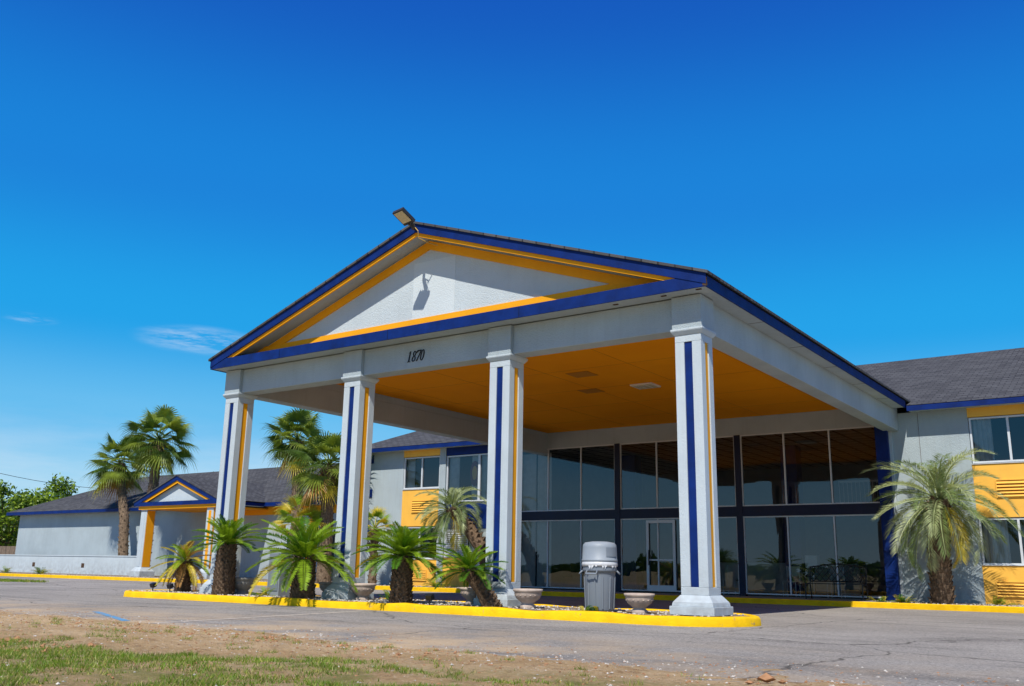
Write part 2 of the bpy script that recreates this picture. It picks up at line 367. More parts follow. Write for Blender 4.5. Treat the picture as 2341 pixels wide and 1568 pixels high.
fl=empty('floodlight')
b=MB()
hc=Vector((-6.05,-1.22,7.99)); 
fwd=Vector((-.12,-.80,.42)).normalized()
ax=Vector((1,-.12,.06)).normalized(); up=ax.cross(fwd).normalized()
if up.z<0: up=-up
def obox(b,c,dx,dy,dz,A,B,C,m):
    vs=[]
    for k in(-1,1):
        for (i,j) in((-1,-1),(1,-1),(1,1),(-1,1)): vs.append(c+A*(dx*i)+B*(dy*j)+C*(dz*k))
    b.add(vs,[(0,3,2,1),(4,5,6,7),(0,1,5,4),(1,2,6,5),(2,3,7,6),(3,0,4,7)],m)
obox(b,hc,.16,.20,.035,ax,fwd,up,M_bronze)
obox(b,hc+fwd*.02-up*.04,.13,.15,.008,ax,fwd,up,M_lens)
for k in range(5): obox(b,hc+up*.05+ax*(-.12+.06*k),.006,.18,.02,ax,fwd,up,M_bronze)
b.tube([hc-fwd*.18,hc-fwd*.30,Vector((-6.15,-.80,7.88)),Vector((-6.2,-.62,7.93))],[.07,.05,.04,.04],M_bronze,10)
b.build('housing',fl)
b=MB()
b.tube([(-6.2,-.74,7.95),(-6.12,-.82,7.92),(-6.02,-.78,7.80),(-6.05,-.72,7.66),(-5.96,-.5,7.60),(-5.85,-.3,7.58)],.012,M_conduit,6)
b.build('cable',fl)

# ------------------------------------------------------------------ motel building
mo=empty('motel_building')
def louver(b,x0,x1,z0,z1,y,m,back=None):
    b.box(x0,x1,y-.03,y,z0,z0+.03,m); b.box(x0,x1,y-.03,y,z1-.03,z1,m); b.box(x0,x0+.03,y-.03,y,z0+.03,z1-.03,m); b.box(x1-.03,x1,y-.03,y,z0+.03,z1-.03,m)
    n=max(3,int((z1-z0-.06)/.075)); h=(z1-z0-.06)/n
    b.add([(x0+.03,y-.001,z0),(x1-.03,y-.001,z0),(x1-.03,y-.001,z1),(x0+.03,y-.001,z1)],[(0,1,2,3)],back or M_seam)
    for i in range(n):
        z=z0+.03+i*h
        b.add([(x0+.03,y-.05,z),(x1-.03,y-.05,z),(x1-.03,y-.004,z+h*.7),(x0+.03,y-.004,z+h*.7)],[(0,1,2,3)],m)
walls=MB(); yel=MB(); wf=MB(); gl=MB(); cur=MB(); navy=MB()
rr=random.Random(3)
def window(x0,x1,z0,z1,nm=1,curt=True,cmode=0):
    y=D+.06
    f=.05
    wf.box(x0,x1,y-.05,y+.03,z0,z0+f,M_alu); wf.box(x0,x1,y-.05,y+.03,z1-f,z1,M_alu)
    wf.box(x0,x0+f,y-.05,y+.03,z0+f,z1-f,M_alu); wf.box(x1-f,x1,y-.05,y+.03,z0+f,z1-f,M_alu)
    for k in range(nm):
        xm=x0+(x1-x0)*(k+1)/(nm+1); wf.box(xm-.03,xm+.03,y-.05,y+.03,z0+f,z1-f,M_alu)
    gl.add([(x0+f,y,z0+f),(x1-f,y,z0+f),(x1-f,y,z1-f),(x0+f,y,z1-f)],[(0,1,2,3)],M_glass)
    if curt:
        segs=[(x0,x0+.45*(x1-x0)*rr.uniform(.5,1))] if cmode==0 else [(x0,x0+.3*(x1-x0)),(x1-.3*(x1-x0),x1)]
        for (ca,cb) in segs:
            n=int((cb-ca)/.04)+1; vs=[];fs=[]
            for i in range(n+1):
                xx=ca+(cb-ca)*i/n; yy=D+.2+.03*math.sin(i*2.1); vs+= [(xx,yy,z0),(xx,yy,z1)]
            for i in range(n): fs.append((2*i,2*i+2,2*i+3,2*i+1))
            cur.add(vs,fs,M_curtain)
def bay(x0,x1):
    yel.box(x0,x1,D-.02,D+.1,5.16,5.43,M_yel)
    window(x0+.02,x1-.02,3.84,5.14)
    yel.box(x0,x1,D-.02,D+.1,2.32,3.80,M_yel)
    louver(yel,x0+.55,x1-.35,2.85,3.36,D-.022,M_yel)
    window(x0+.02,x1-.02,1.03,2.30)
    yel.box(x0,x1,D-.02,D+.1,-.02,1.01,M_yel)
    louver(yel,x0+.3,x1-.5,.16,.6,D-.022,M_yel)
    for z in (3.80,1.01): wf.box(x0,x1,D-.05,D+.1,z+.003,z+.022,M_alu)
walls.box(-.085,2.10,D,D+.2,-.15,5.43,M_white)
walls.box(-.085,-.0,D-.09,D-.002,-.1,5.4,M_trim)
walls.box(.75,.76,D-.004,D,0,5.4,M_rot)
x=2.10
while x<15:
    bay(x,x+2.02); walls.box(x+2.02,x+4.6,D,D+.2,-.15,5.43,M_white); x+=4.6
walls.box(-13.9,-.085,D,D+.2,5.11,5.70,M_white)
walls.box(-21.8,-19.52,D,D+.2,-.15,5.43,M_white)
bay(-19.52,-17.53)
walls.box(-17.53,-17.22,D-.05,D+.2,-.15,5.43,M_white)
navy.box(-17.22,-13.9,D-.02,D+.1,5.12,5.43,M_navy)
window(-17.2,-15.56,3.25,5.10,0,True,1); window(-15.56,-13.92,3.25,5.10,0,True,1)
navy.box(-17.22,-13.9,D-.02,D+.1,2.2,3.23,M_navy)
window(-17.2,-15.9,1.1,2.18,0,False); louver(wf,-17.1,-16.0,1.18,2.1,D+.0,M_alu,M_conc)
walls.box(-15.9,-13.9,D,D+.2,.0,2.2,M_white)
yel.box(-17.22,-15.9,D-.02,D+.1,-.02,1.08,M_yel)
b=MB(); 
vs=[];n=24
for yy in(D+.10,D+.13):
    for i in range(n):
        q=2*math.pi*i/n; vs.append((-15.85+.22*math.cos(q),yy,4.35+.5*math.sin(q)))
b.add(vs,[tuple(range(n))]+[(i,i+n,(i+1)%n+n,(i+1)%n) for i in range(n)],M_red)
vs=[(-15.85+.12*math.cos(2*math.pi*i/n),D+.095,4.37+.28*math.sin(2*math.pi*i/n)) for i in range(n)]
b.add(vs,[tuple(range(n))],M_yel)
b.build('window_sign',mo)
for i,z in enumerate([.55,1.3,2.05,2.8,3.55,4.3,5.0]):
    navy.box(-21.83,-21.40 if i%2 else -21.25,D-.03,D,z,z+.35,M_navy)
    navy.box(-21.83,-21.80,D,D+.4,z,z+.35,M_navy)
walls.box(-21.8,-21.6,D+.2,30,-.15,5.43,M_white); walls.box(16,16.2,D,30,-.15,5.43,M_white); walls.box(-21.8,16.2,30,30.2,-.15,5.43,M_white)
walls.build('walls',mo); yel.build('yellow_panels',mo); 
fr=MB()
def vbar(x,w,z0,z1,m,y0=-.10,y1=.08): fr.box(x-w/2,x+w/2,D+y0,D+y1,z0,z1,m)
for x,w in((-13.85,.24),(-9.36,.2),(-4.87,.2)): vbar(x,w,0,5.11,M_dnavy,-.06,.12)
fr.box(-.44,-.085,D-.25,D+.2,0,5.11,M_navy)
fr.box(-13.73,-.44,D-.045,D+.1,2.47,2.79,M_dnavy)
bays=[(-13.73,-9.46),(-9.26,-4.97),(-4.77,-.44)]
for bi,(x0,x1) in enumerate(bays):
    for z0,z1 in((.05,2.47),(2.79,5.11)):
        y=D+.02; f=.04
        fr.box(x0,x1,y-.03,y+.03,z0,z0+f,M_alu); fr.box(x0,x1,y-.03,y+.03,z1-f,z1,M_alu)
        fr.box(x0,x0+f,y-.03,y+.03,z0+f,z1-f,M_alu); fr.box(x1-f,x1,y-.03,y+.03,z0+f,z1-f,M_alu)
        for k in(1,2):
            xm=x0+(x1-x0)*k/3; fr.box(xm-.022,xm+.022,y-.03,y+.03,z0+f,z1-f,M_alu)
        for k in range(3):
            xa=x0+(x1-x0)*k/3+.04; xb=x0+(x1-x0)*(k+1)/3-.04; ty=rr.uniform(-.008,.008)
            gl.add([(xa,y+ty,z0+f),(xb,y-ty,z0+f),(xb,y-ty+rr.uniform(-.006,.006),z1-f),(xa,y+ty,z1-f)],[(0,1,2,3)],M_glass)
dx0,dx1=-8.25,-7.17
fr.box(dx0,dx0+.09,D-.05,D-.012,.05,2.40,M_alu); fr.box(dx1-.09,dx1,D-.05,D-.012,.05,2.40,M_alu); fr.box(dx0+.09,dx1-.09,D-.05,D-.012,2.30,2.40,M_alu); fr.box(dx0+.09,dx1-.09,D-.05,D-.012,.05,.25,M_alu); fr.box(dx0+.09,dx1-.09,D-.05,D-.012,1.05,1.10,M_alu)
fr.box(dx0+.1,dx0+.13,D-.12,D-.09,.9,1.4,M_black)
fr.build('curtain_wall_frame',mo); wf.build('window_frames',mo); gl.build('window_glass',mo); cur.build('curtains',mo); navy.build('navy_panels',mo)
b=MB()
b.box(-13.9,-.1,D+.2,24,-.1,.0,M_conc); b.add([(-13.9,D+.12,5.08),(-.1,D+.12,5.08),(-.1,24,5.08),(-13.9,24,5.08)],[(0,3,2,1)],M_tile)
b.box(-13.9,-.1,23.9,24.1,0,5.08,M_int); b.box(-14.0,-13.9,D+.2,24,0,5.08,M_int); b.box(-.1,.0,D+.2,24,0,5.08,M_int)
for x in (-10.5,-4.2): b.box(x-.28,x+.28,17,17.56,0,5.07,M_navy)
b.box(-8.5,-3,20.5,21.1,0,1.1,M_counter); b.box(-8.6,-2.9,20.4,21.2,1.1,1.16,M_furn)
b.box(-12.6,-10.8,15.6,16.4,0,.45,M_furn); b.box(-12.6,-10.8,16.2,16.45,.45,.95,M_furn)
def chair(x,y):
    for sx in(-.22,.19):
        for sy in(-.22,.19): b.box(x+sx,x+sx+.03,y+sy,y+sy+.03,0,.44,M_alu)
    b.box(x-.23,x+.23,y-.23,y+.23,.44,.48,M_counter)
    b.box(x-.22,x-.19,y+.2,y+.23,.48,.95,M_alu); b.box(x+.19,x+.22,y+.2,y+.23,.48,.95,M_alu); b.box(x-.19,x+.19,y+.205,y+.225,.62,.93,M_counter)
for x in(-6.4,-5.6,-3.6,-2.2): chair(x,14.95)
b.lathe(-2.9,15.0,[(.2,0),(.03,.03),(.03,.70),(.4,.72),(.4,.75)],M_counter,20)
b.box(-3.6,-3.2,16.4,16.7,.9,1.3,M_lightfix); b.box(-3.44,-3.36,16.5,16.6,0,.9,M_furn)
for i in range(16): b.box(-2.8+.14*i,-2.78+.14*i,18.0,18.02,2.9,3.8,M_alu)
b.box(-2.8,-.6,17.98,18.04,3.8,3.86,M_alu); b.box(-2.9,-.1,17.9,23.9,2.7,2.9,M_int)
for xa in(-13.7,-13.0):
    vs=[];fs=[]
    for i in range(19): vs+= [(xa+.035*i,D+.35+.03*math.sin(i*2.1),.1),(xa+.035*i,D+.35+.03*math.sin(i*2.1),5.0)]
    for i in range(18): fs.append((2*i,2*i+2,2*i+3,2*i+1))
    b.add(vs,fs,M_curtain)
b.build('lobby_interior',mo)
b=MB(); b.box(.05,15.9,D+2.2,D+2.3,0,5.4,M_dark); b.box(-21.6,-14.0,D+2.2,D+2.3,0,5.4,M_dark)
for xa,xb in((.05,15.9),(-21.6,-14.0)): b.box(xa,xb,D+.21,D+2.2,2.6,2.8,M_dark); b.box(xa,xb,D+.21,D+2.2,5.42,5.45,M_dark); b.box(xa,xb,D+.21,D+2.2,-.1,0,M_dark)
b.build('room_interiors',mo)
b=MB(); ye=D-.5; ze=5.57; yr=22.1; zr=8.78; ms=(zr-ze)/(yr-ye)
yb=30.6
def T(x,y): return ze+ms*(y-ye)
xl,xr=-22.4,16.8
rx=-19.0
b.add([(xl,ye,ze),(XL-.02,ye,ze),(XL-.02,D+.02,T(0,D+.02)),(XR+.02,D+.02,T(0,D+.02)),(XR+.02,ye,ze),(xr,ye,ze),(xr,yr,zr),(rx,yr,zr)],[(0,1,2,7),(3,4,5,6),(2,3,6,7)],M_roof)
b.add([(xl,ye,ze),(rx,yr,zr),(xl,yb,ze),(xr,yb,ze),(xr,yr,zr)],[(0,1,2),(1,4,3,2)],M_roof)
b.build('roof',mo)
b=MB()
for xa,xb in((xl,XL-.02),(XR+.02,xr)):
    b.box(xa,xb,ye-.0,ye+.03,5.40,5.555,M_navy); b.box(xa,xb,ye+.03,D,5.43,5.445,M_white)
b.box(xl,xl+.03,ye+.03,yb,5.40,5.555,M_navy); b.box(xl+.03,-21.8,ye+.5,yb,5.43,5.445,M_white)
b.build('eave_fascia',mo)

# ------------------------------------------------------------------ left wing
an=empty('motel_wing_building')
b=MB(); WY=18
b.box(-57.8,-21.85,WY,WY+.2,-.15,3.68,M_white); b.box(-57.8,-57.6,WY+.2,28,-.15,3.68,M_white); b.box(-57.8,-21.85,28,28.2,-.15,3.68,M_white)
b.box(-36.5,-22,WY-.02,WY,3.25,3.66,M_orange)
b.box(-30.8,-29.6,WY-.03,WY,0,2.3,M_dnavy); b.box(-29.4,-28.6,WY-.03,WY,0,3.0,M_orange)
b.box(-27.5,-25.9,WY-.03,WY,1.0,2.4,M_dark)
b.build('walls',an)
b=MB(); ey=WY-.6; ez=3.85; rz=6.5; ry=23
b.add([(-58.5,ey,ez),(-21.85,ey,ez),(-21.85,ry,rz),(-51.6,ry,rz),(-58.5,28.6,ez),(-21.85,28.6,ez)],[(0,1,2,3),(0,3,4),(3,2,5,4)],M_roof); b.build('roof',an)
b=MB(); b.box(-58.5,-21.9,ey,ey+.03,3.66,3.845,M_navy); b.box(-58.5,-58.47,ey+.03,28.6,3.66,3.845,M_navy); b.box(-58.4,-21.9,ey+.03,WY,3.69,3.70,M_white); b.build('eave_fascia',an)
py=14.5; pl,pr=-39.2,-32.1; pm=(pl+pr)/2; pz=3.82; pa=5.12; ps=(pa-pz)/(pm-pl)
b=MB()
for x in(-38.5,-32.9):
    b.box(x-.45,x+.45,py+.0,py+.9,-.1,.25,M_trim); b.frust(x,py+.45,.42,.28,.25,.45,M_trim)
    b.box(x-.26,x+.26,py+.19,py+.71,.45,3.45,M_trim)
    b.box(x+.26,x+.275,py+.22,py+.68,.47,3.4,M_orange); b.box(x-.1,x+.1,py+.178,py+.19,.5,3.3,M_orange if x>-35 else M_trim)
b.box(-38.9,-32.4,py+.1,py+.8,3.45,3.62,M_orange)
b.box(-38.85,-32.45,py+.8,WY,3.5,3.56,M_orange)
b.box(pl,pr,py,py+.04,3.62,pz,M_navy); b.box(pl+.02,pr-.02,py+.04,WY-.6,3.62,3.64,M_white); b.box(pr-.03,pr,py+.04,WY-.6,3.645,pz-.02,M_navy); b.box(pl,pl+.03,py+.04,WY-.6,3.645,pz-.02,M_navy)
rake(b,py-.01,py+.04,0,.22,M_navy,pl,pr,pa,None,ps,pm)
for sgn in(-1,1):
    zc=pz+.02; p=[(pm,pa-.2),(pm+sgn*(pa-.2-zc)/ps,zc),(pm+sgn*(pa-.36-zc)/ps,zc),(pm,pa-.36)]
    b.prism_xz(p if sgn<0 else p[::-1],py+.045,py+.09,M_orange)
b.prism_xz([(pm,pa-.3),(pm-(pa-.3-pz)/ps,pz),(pm+(pa-.3-pz)/ps,pz)],py+.25,py+.3,M_tym)
b.build('porch',an)
b=MB()
for sgn,xe in((-1,pl-.05),(1,pr+.05)):
    z_=pa-ps*abs(xe-pm); b.add([(pm,py-.05,pa+.05),(xe,py-.05,z_+.05),(xe,21,z_+.05),(pm,21,pa+.05),(pm,py-.05,pa),(xe,py-.05,z_)],[(0,1,2,3),(0,4,5,1)],M_roof)
b.build('porch_roof',an)
b=MB(); b.box(-62,-40.5,16.2,16.4,-.15,1.0,M_trim); b.box(-62,-40.5,16.17,16.43,1.0,1.06,M_trim)
for x in(-52,-46.5): b.box(x,x+.3,16.19,16.2,.35,.6,M_rot)
b.build('low_block_wall',None)
b=MB()
for i in range(14): b.box(-72+i*.62,-72+i*.62+.58,22,22.04,-.15,1.75,M_wood)
b.box(-72,-63.3,22.05,22.1,.3,.4,M_wood); b.box(-72,-63.3,22.05,22.1,1.3,1.4,M_wood)
b.build('wooden_fence')

# ------------------------------------------------------------------ grounds
def sheet(name,x0,x1,y0,y1,z,m,parent=None):
    b=MB(); b.add([(x0,y0,z),(x1,y0,z),(x1,y1,z),(x0,y1,z)],[(0,1,2,3)],m); return b.build(name,parent)
sheet('ground',-600,600,-600,600,-.30,M_dirt)
sheet('parking_lot_road',-130,70,-7.9,40,G,M_road)
xs_=np.arange(-26,24,.08); ys_=np.arange(-16,-6.6,.08)
vs=[];fs=[]
def gh(x,y): 
    h=G+(-7.25-y)*.035 if y>-9 else G+.061
    h+=noise.noise(Vector((x*.7,y*.9,0)))*.035+noise.noise(Vector((x*4,y*4,3)))*.018+noise.noise(Vector((x*11,y*11,3)))*.012
    if y<-15.5: h-=.1*(-15.5-y)
    return h
for y in ys_:
    for x in xs_: vs.append((x,y,gh(x,y)))
nx=len(xs_)
for j in range(len(ys_)-1):
    for i in range(nx-1): fs.append((j*nx+i,j*nx+i+1,(j+1)*nx+i+1,(j+1)*nx+i))
b=MB(); b.add(vs,fs,M_dirt); b.build('dirt_verge',smooth=True)
b=MB(); vs=[];fs=[];ms_=[]
for i in range(190000):
    x=R.uniform(-7,5.0); y=R.uniform(-13.0,-7.6)
    edge=((-9.4+.27*max(x,-6))-y)/.8
    d=noise.noise(Vector((x*.9,y*.9,9)))*1.0+noise.noise(Vector((x*3.0,y*3.0,9)))*1.0+noise.noise(Vector((x*9,y*9,2)))*.4+max(-.7,min(edge,.6))+.02-max(0,(x-.6))*.35
    if d<R.uniform(0,.55): continue
    z=gh(x,y)-.003; h=R.uniform(.010,.034)*(1+.6*max(0,d)); w=R.uniform(.0022,.0045); q=R.uniform(0,6.28); lx=R.uniform(-1,1)*h*.9; ly=R.uniform(-1,1)*h*.9
    o=len(vs); vs+= [(x-w*math.cos(q),y-w*math.sin(q),z),(x+w*math.cos(q),y+w*math.sin(q),z),(x+lx,y+ly,z+h)]; fs.append((o,o+1,o+2)); ms_.append(0 if R.random()<.75 else 1)
for k in range(90):
    cx_=R.uniform(-7,4);cy_=R.uniform(-9.6,-7.4)
    for j in range(R.randint(8,40)):
        x=cx_+R.gauss(0,.035);y=cy_+R.gauss(0,.035);z=gh(x,y);h=R.uniform(.015,.05);w=.003;q=R.uniform(0,6.28);o=len(vs)
        vs+= [(x-w*math.cos(q),y-w*math.sin(q),z),(x+w*math.cos(q),y+w*math.sin(q),z),(x+R.uniform(-1,1)*h,y+R.uniform(-1,1)*h,z+h)]; fs.append((o,o+1,o+2)); ms_.append(0 if R.random()<.6 else 1)
for i in range(9000):
    x=R.uniform(-44,-30); y=R.uniform(3.5,7.0); c=1-abs((y-5.2)/1.8)-max(0,(x+33)/3)
    if c<R.uniform(0,.5): continue
    w=.02;q=R.uniform(0,6.28);h=R.uniform(.03,.09); o=len(vs); vs+= [(x-w*math.cos(q),y-w*math.sin(q),G),(x+w*math.cos(q),y+w*math.sin(q),G),(x+R.uniform(-.03,.03),y,G+h)]; fs.append((o,o+1,o+2)); ms_.append(0 if R.random()<.7 else 1)
b.mats=[M_gr,M_gr2]; b.v=vs;b.f=fs;b.m=ms_; b.build('grass')
def rockv(b,x,y,z,r,m,rn):
    ov=[(1,0,0),(-1,0,0),(0,1,0),(0,-1,0),(0,0,1),(0,0,-.6),(.6,.6,.3),(-.6,.6,.3),(.6,-.6,.3),(-.6,-.6,.3)]
    tris=[(4,8,6),(4,6,7),(4,7,9),(4,9,8),(0,6,8),(2,7,6),(1,9,7),(3,8,9),(0,5,2),(0,2,6),(2,5,1),(2,1,7),(1,5,3),(1,3,9),(3,5,0),(3,0,8)]
    q=rn.uniform(0,6.28); sx,sy,sz=rn.uniform(.7,1.3),rn.uniform(.7,1.3),rn.uniform(.45,.9)
    vs=[]
    for v in ov:
        k=r*rn.uniform(.8,1.2); X=v[0]*sx*k;Y=v[1]*sy*k; vs.append((x+X*math.cos(q)-Y*math.sin(q),y+X*math.sin(q)+Y*math.cos(q),z+v[2]*sz*k))
    b.add(vs,tris,m)
b=MB()
for i in range(6500):
    x=R.uniform(-10,9);y=R.uniform(-12.0,-5.8) if R.random()<.5 else R.gauss(-7.7,.7)
    if y<-13: continue
    z=max(gh(x,y),G) if y<-6.9 else G
    rockv(b,x,y,z,R.choice([.005,.006,.008,.010,.015]) ,R.choice([M_stone,M_rock,M_rock]),R)
b.build('gravel')
b=MB()
rockv(b,4.05,-7.9,gh(4.05,-7.9)+.03,.07,M_rock,R); rockv(b,3.93,-7.95,gh(3.93,-7.95)+.01,.035,M_rock,R); rockv(b,4.15,-7.85,gh(4.15,-7.85)+.01,.03,M_rock,R)
for i in range(60): 
    x=R.uniform(-3.6,-1.4);y=R.uniform(-10.8,-9.9);rockv(b,x,y,gh(x,y),R.uniform(.012,.045),M_rock,R)
for i in range(110): 
    x=R.uniform(-6,1);y=R.uniform(-8.4,-7.3);rockv(b,x,y,gh(x,y),R.uniform(.01,.032),M_rock,R)
b.build('clay_clods')
def strip(b,x0,y0,x1,y1,w,m,z):
    d=Vector((x1-x0,y1-y0,0)).normalized(); n=Vector((-d.y,d.x,0))*w/2
    b.add([(x0-n.x,y0-n.y,z),(x1-n.x,y1-n.y,z),(x1+n.x,y1+n.y,z),(x0+n.x,y0+n.y,z)],[(0,1,2,3)],m)
b=MB(); strip(b,-8.6,-5.7,-5.9,-6.85,.12,M_blueline,G+.004)
strip(b,-5.2,-6.9,-6.3,-1.5,.14,M_paleline,G+.004); b.build('faded_parking_lines')

def outline(off,n=14):
    x0,x1=-15.7+off,.95-off; r=1.18-off; cxr=x1-r; cxl=x0+r; pts=[]
    for i in range(n+1):
        q=-math.pi/2+math.pi*i/n; pts.append((cxr+r*math.cos(q),r*math.sin(q)))
    for i in range(n+1):
        q=math.pi/2+math.pi*i/n; pts.append((cxl+r*math.cos(q),r*math.sin(q)))
    out=[]
    for i,p in enumerate(pts):
        q=pts[(i+1)%len(pts)]; d=math.hypot(q[0]-p[0],q[1]-p[1]); k=max(1,int(d/.3))
        for j in range(k): out.append((p[0]+(q[0]-p[0])*j/k,p[1]+(q[1]-p[1])*j/k))
    return out
isl=empty('planting_island')
o0=outline(0)
def ins(pts,d):
    n=len(pts);res=[]
    for i in range(n):
        p=Vector(pts[i]);t=(Vector(pts[(i+1)%n])-Vector(pts[i-1])).normalized(); w_=noise.noise(Vector((p.x*1.7,p.y*1.7,8)))*.03
        res.append((p.x-t.y*(d+w_),p.y+t.x*(d+w_)))
    return res
wob=[noise.noise(Vector((p[0]*1.3,p[1]*1.3,5)))*.03 for p in o0]
b=MB(); n=len(o0); rings=[(0,G-.02),(0.01,-.04),(.035,-.006),(.15,.0),(.16,-.05)]
vs=[]
for off,z in rings:
    for (p,w) in zip(ins(o0,off),wob): vs.append((p[0],p[1],z+w*(1 if z>-.1 else 0)))
fs=[(j*n+i,j*n+(i+1)%n,(j+1)*n+(i+1)%n,(j+1)*n+i) for j in range(len(rings)-1) for i in range(n)]
b.add(vs,fs,M_curb); b.build('kerb',isl,smooth=True)
b=MB(); b.add([(p[0],p[1],-.02) for p in ins(o0,.155)],[tuple(range(n))],M_soil); b.build('bed',isl)
b=MB()
for i in range(2600):
    x=R.uniform(-15.3,-4.0) if R.random()<.85 else R.uniform(-4,.5); y=R.uniform(-.98,1)
    rockv(b,x,y,-.015,R.uniform(.012,.034),M_stone,R)
b.build('pebble_mulch',isl)

wk=empty('front_sidewalk')
b=MB(); b.box(-90,30,11.45,11.6,G-.02,0,M_curb); b.build('kerb',wk,bevel=.02)
b=MB(); b.box(-13.9,-.1,11.6,D,G,-.01,M_conc); b.build('paving',wk)
b=MB(); b.box(-.1,30,11.6,D,G,-.02,M_soil); b.box(-90,-13.9,11.6,18.0,G,-.02,M_soil); b.build('planting_bed',wk)
b=MB()
for i in range(1800):
    x=R.uniform(-45,-14) if R.random()<.7 else R.uniform(0,6); y=R.uniform(11.7,13.9); rockv(b,x,y,-.015,R.uniform(.012,.03),M_stone,R)
b.build('bed_gravel',wk)

# ------------------------------------------------------------------ street furniture
tb=empty('trash_can'); tx,ty=-1.75,-.37
b=MB()
b.lathe(tx,ty,[(.235,-.01),(.245,.03),(.272,.60),(.278,.66),(.30,.665),(.305,.70),(.295,.74),(.305,.76),(.29,.775)],M_plas,36)
for i in range(12):
    q=2*math.pi*i/12+.2
    vs=[]
    for z,r in((.04,.25),(.58,.274)):
        for dq in(-.05,.05): vs.append((tx+(r+.0)*math.cos(q+dq),ty+r*math.sin(q+dq),z))
        for dq in(.03,-.03): vs.append((tx+(r+.014)*math.cos(q+dq),ty+(r+.014)*math.sin(q+dq),z))
    b.add(vs,[(0,3,7,4),(3,2,6,7),(2,1,5,6)],M_plas)
for q in(.5,.5+math.pi,-1.5):
    c=Vector((tx+.30*math.cos(q),ty+.30*math.sin(q),.68)); t=Vector((-math.sin(q),math.cos(q),0)); r=Vector((math.cos(q),math.sin(q),0))
    b.tube([c-t*.1,c-t*.1+r*.05-Vector((0,0,.05)),c+t*.1+r*.05-Vector((0,0,.05)),c+t*.1],.016,M_plas,8)
b.build('body',tb,smooth=True)
b=MB()
b.lathe(tx,ty,[(.31,.755),(.318,.79),(.312,.83),(.30,.845)],M_bag,36)
for i in range(26):
    q=R.uniform(0,6.28); r=.312
    b.add([(tx+r*math.cos(q),ty+r*math.sin(q),.77),(tx+r*math.cos(q+.12),ty+r*math.sin(q+.12),.77),(tx+(r+.01)*math.cos(q+.06),ty+(r+.01)*math.sin(q+.06),.70+R.uniform(0,.05))],[(0,1,2)],M_bag)
b.build('liner',tb,smooth=True)
b=MB(); b.lathe(tx,ty,[(.30,.835),(.318,.84),(.318,.87),(.308,.88),(.302,1.08),(.292,1.13),(.26,1.165),(.14,1.185),(.0,1.19)],M_plas2,36,False)
qc=-math.pi/2+1.35
for (q0,q1,z0,z1,r) in((qc-.45,qc+.45,.92,1.08,.314),):
    vs=[];m_=8
    for i in range(m_+1):
        q=q0+(q1-q0)*i/m_; vs+= [(tx+r*math.cos(q),ty+r*math.sin(q),z0),(tx+(r-.006)*math.cos(q),ty+(r-.006)*math.sin(q),z1)]
    b.add(vs,[(2*i,2*i+2,2*i+3,2*i+1) for i in range(m_)],M_plas)
b.build('dome_lid',tb,smooth=True)
def pot(x,y,k=1.0,m=M_pot):
    b=MB(); pr=[(.14,-.02),(.15,.03),(.11,.06),(.13,.09),(.22,.16),(.255,.24),(.25,.27),(.275,.285),(.28,.325),(.255,.33),(.24,.29),(.0,.28)]
    b.lathe(x,y,[(r*k,z*k) for r,z in pr],m,32,False)
    for i in range(16):
        q=2*math.pi*i/16; r=.243*k
        c=Vector((x+r*math.cos(q),y+r*math.sin(q),.21*k)); rockv(b,c.x,c.y,c.z,.022*k,m,R)
    b.lathe(x,y,[(.24*k,.295*k),(.0,.31*k)],M_soil,16,False)
    return b.build('planter_pot',smooth=True)
pot(-7.70,-.15);pot(-3.33,-.30);pot(-1.02,-.28,.95);pot(-9.1,.25);pot(-4.98,.15,.95); pot(-11.7,-.1,1.15,M_conc)
b=MB(); b.box(-10.78,-10.38,-.15,.2,-.02,1.02,M_plas2); b.box(-10.8,-10.36,-.17,.22,1.02,1.06,M_plas2); b.box(-10.75,-10.41,-.165,-.15,.1,.95,M_plas); b.build('utility_cabinet',bevel=.01)
for (x,y) in((-14.9,-.35),(-13.9,-.55),(-5.2,-.9)):
    b=MB(); b.tube([(x,y,-.03),(x,y,.08)],.015,M_black,8); obox(b,Vector((x,y,.13)),.07,.05,.05,Vector((1,0,0)),Vector((0,.9,.4)).normalized(),Vector((0,-.4,.9)).normalized(),M_black); b.build('ground_spotlight')

be=empty('wrought_iron_bench'); b=MB(); bx0,bx1,by=-2.35,-.75,12.75
for x in(bx0,bx1):
    b.tube([(x,by-.25,0),(x,by-.22,.42),(x,by-.27,.62),(x,by-.1,.66),(x,by+.2,.64)],.02,M_black,6)
    b.tube([(x,by+.28,0),(x,by+.2,.42),(x,by+.28,.9)],.02,M_black,6); b.tube([(x,by-.22,.42),(x,by+.2,.42)],.018,M_black,6)
for i in range(7): b.box(bx0,bx1,by-.24+i*.065,by-.20+i*.065,.425,.445,M_black)
b.tube([(bx0,by+.28,.9),(bx0+.4,by+.28,.96),((bx0+bx1)/2,by+.28,1.0),(bx1-.4,by+.28,.96),(bx1,by+.28,.9)],.018,M_black,6); b.tube([(bx0,by+.22,.5),(bx1,by+.22,.5)],.015,M_black,6)
for i in range(9):
    x=bx0+.1+i*(bx1-bx0-.2)/8
    b.tube([(x,by+.22,.5),(x+.09,by+.235,.6),(x,by+.25,.7),(x-.09,by+.262,.8),(x,by+.28,.94)],.012,M_black,5)
    b.tube([(x,by+.22,.5),(x-.09,by+.235,.6),(x,by+.25,.7),(x+.09,by+.262,.8),(x,by+.28,.94)],.012,M_black,5)
b.build('frame',be)

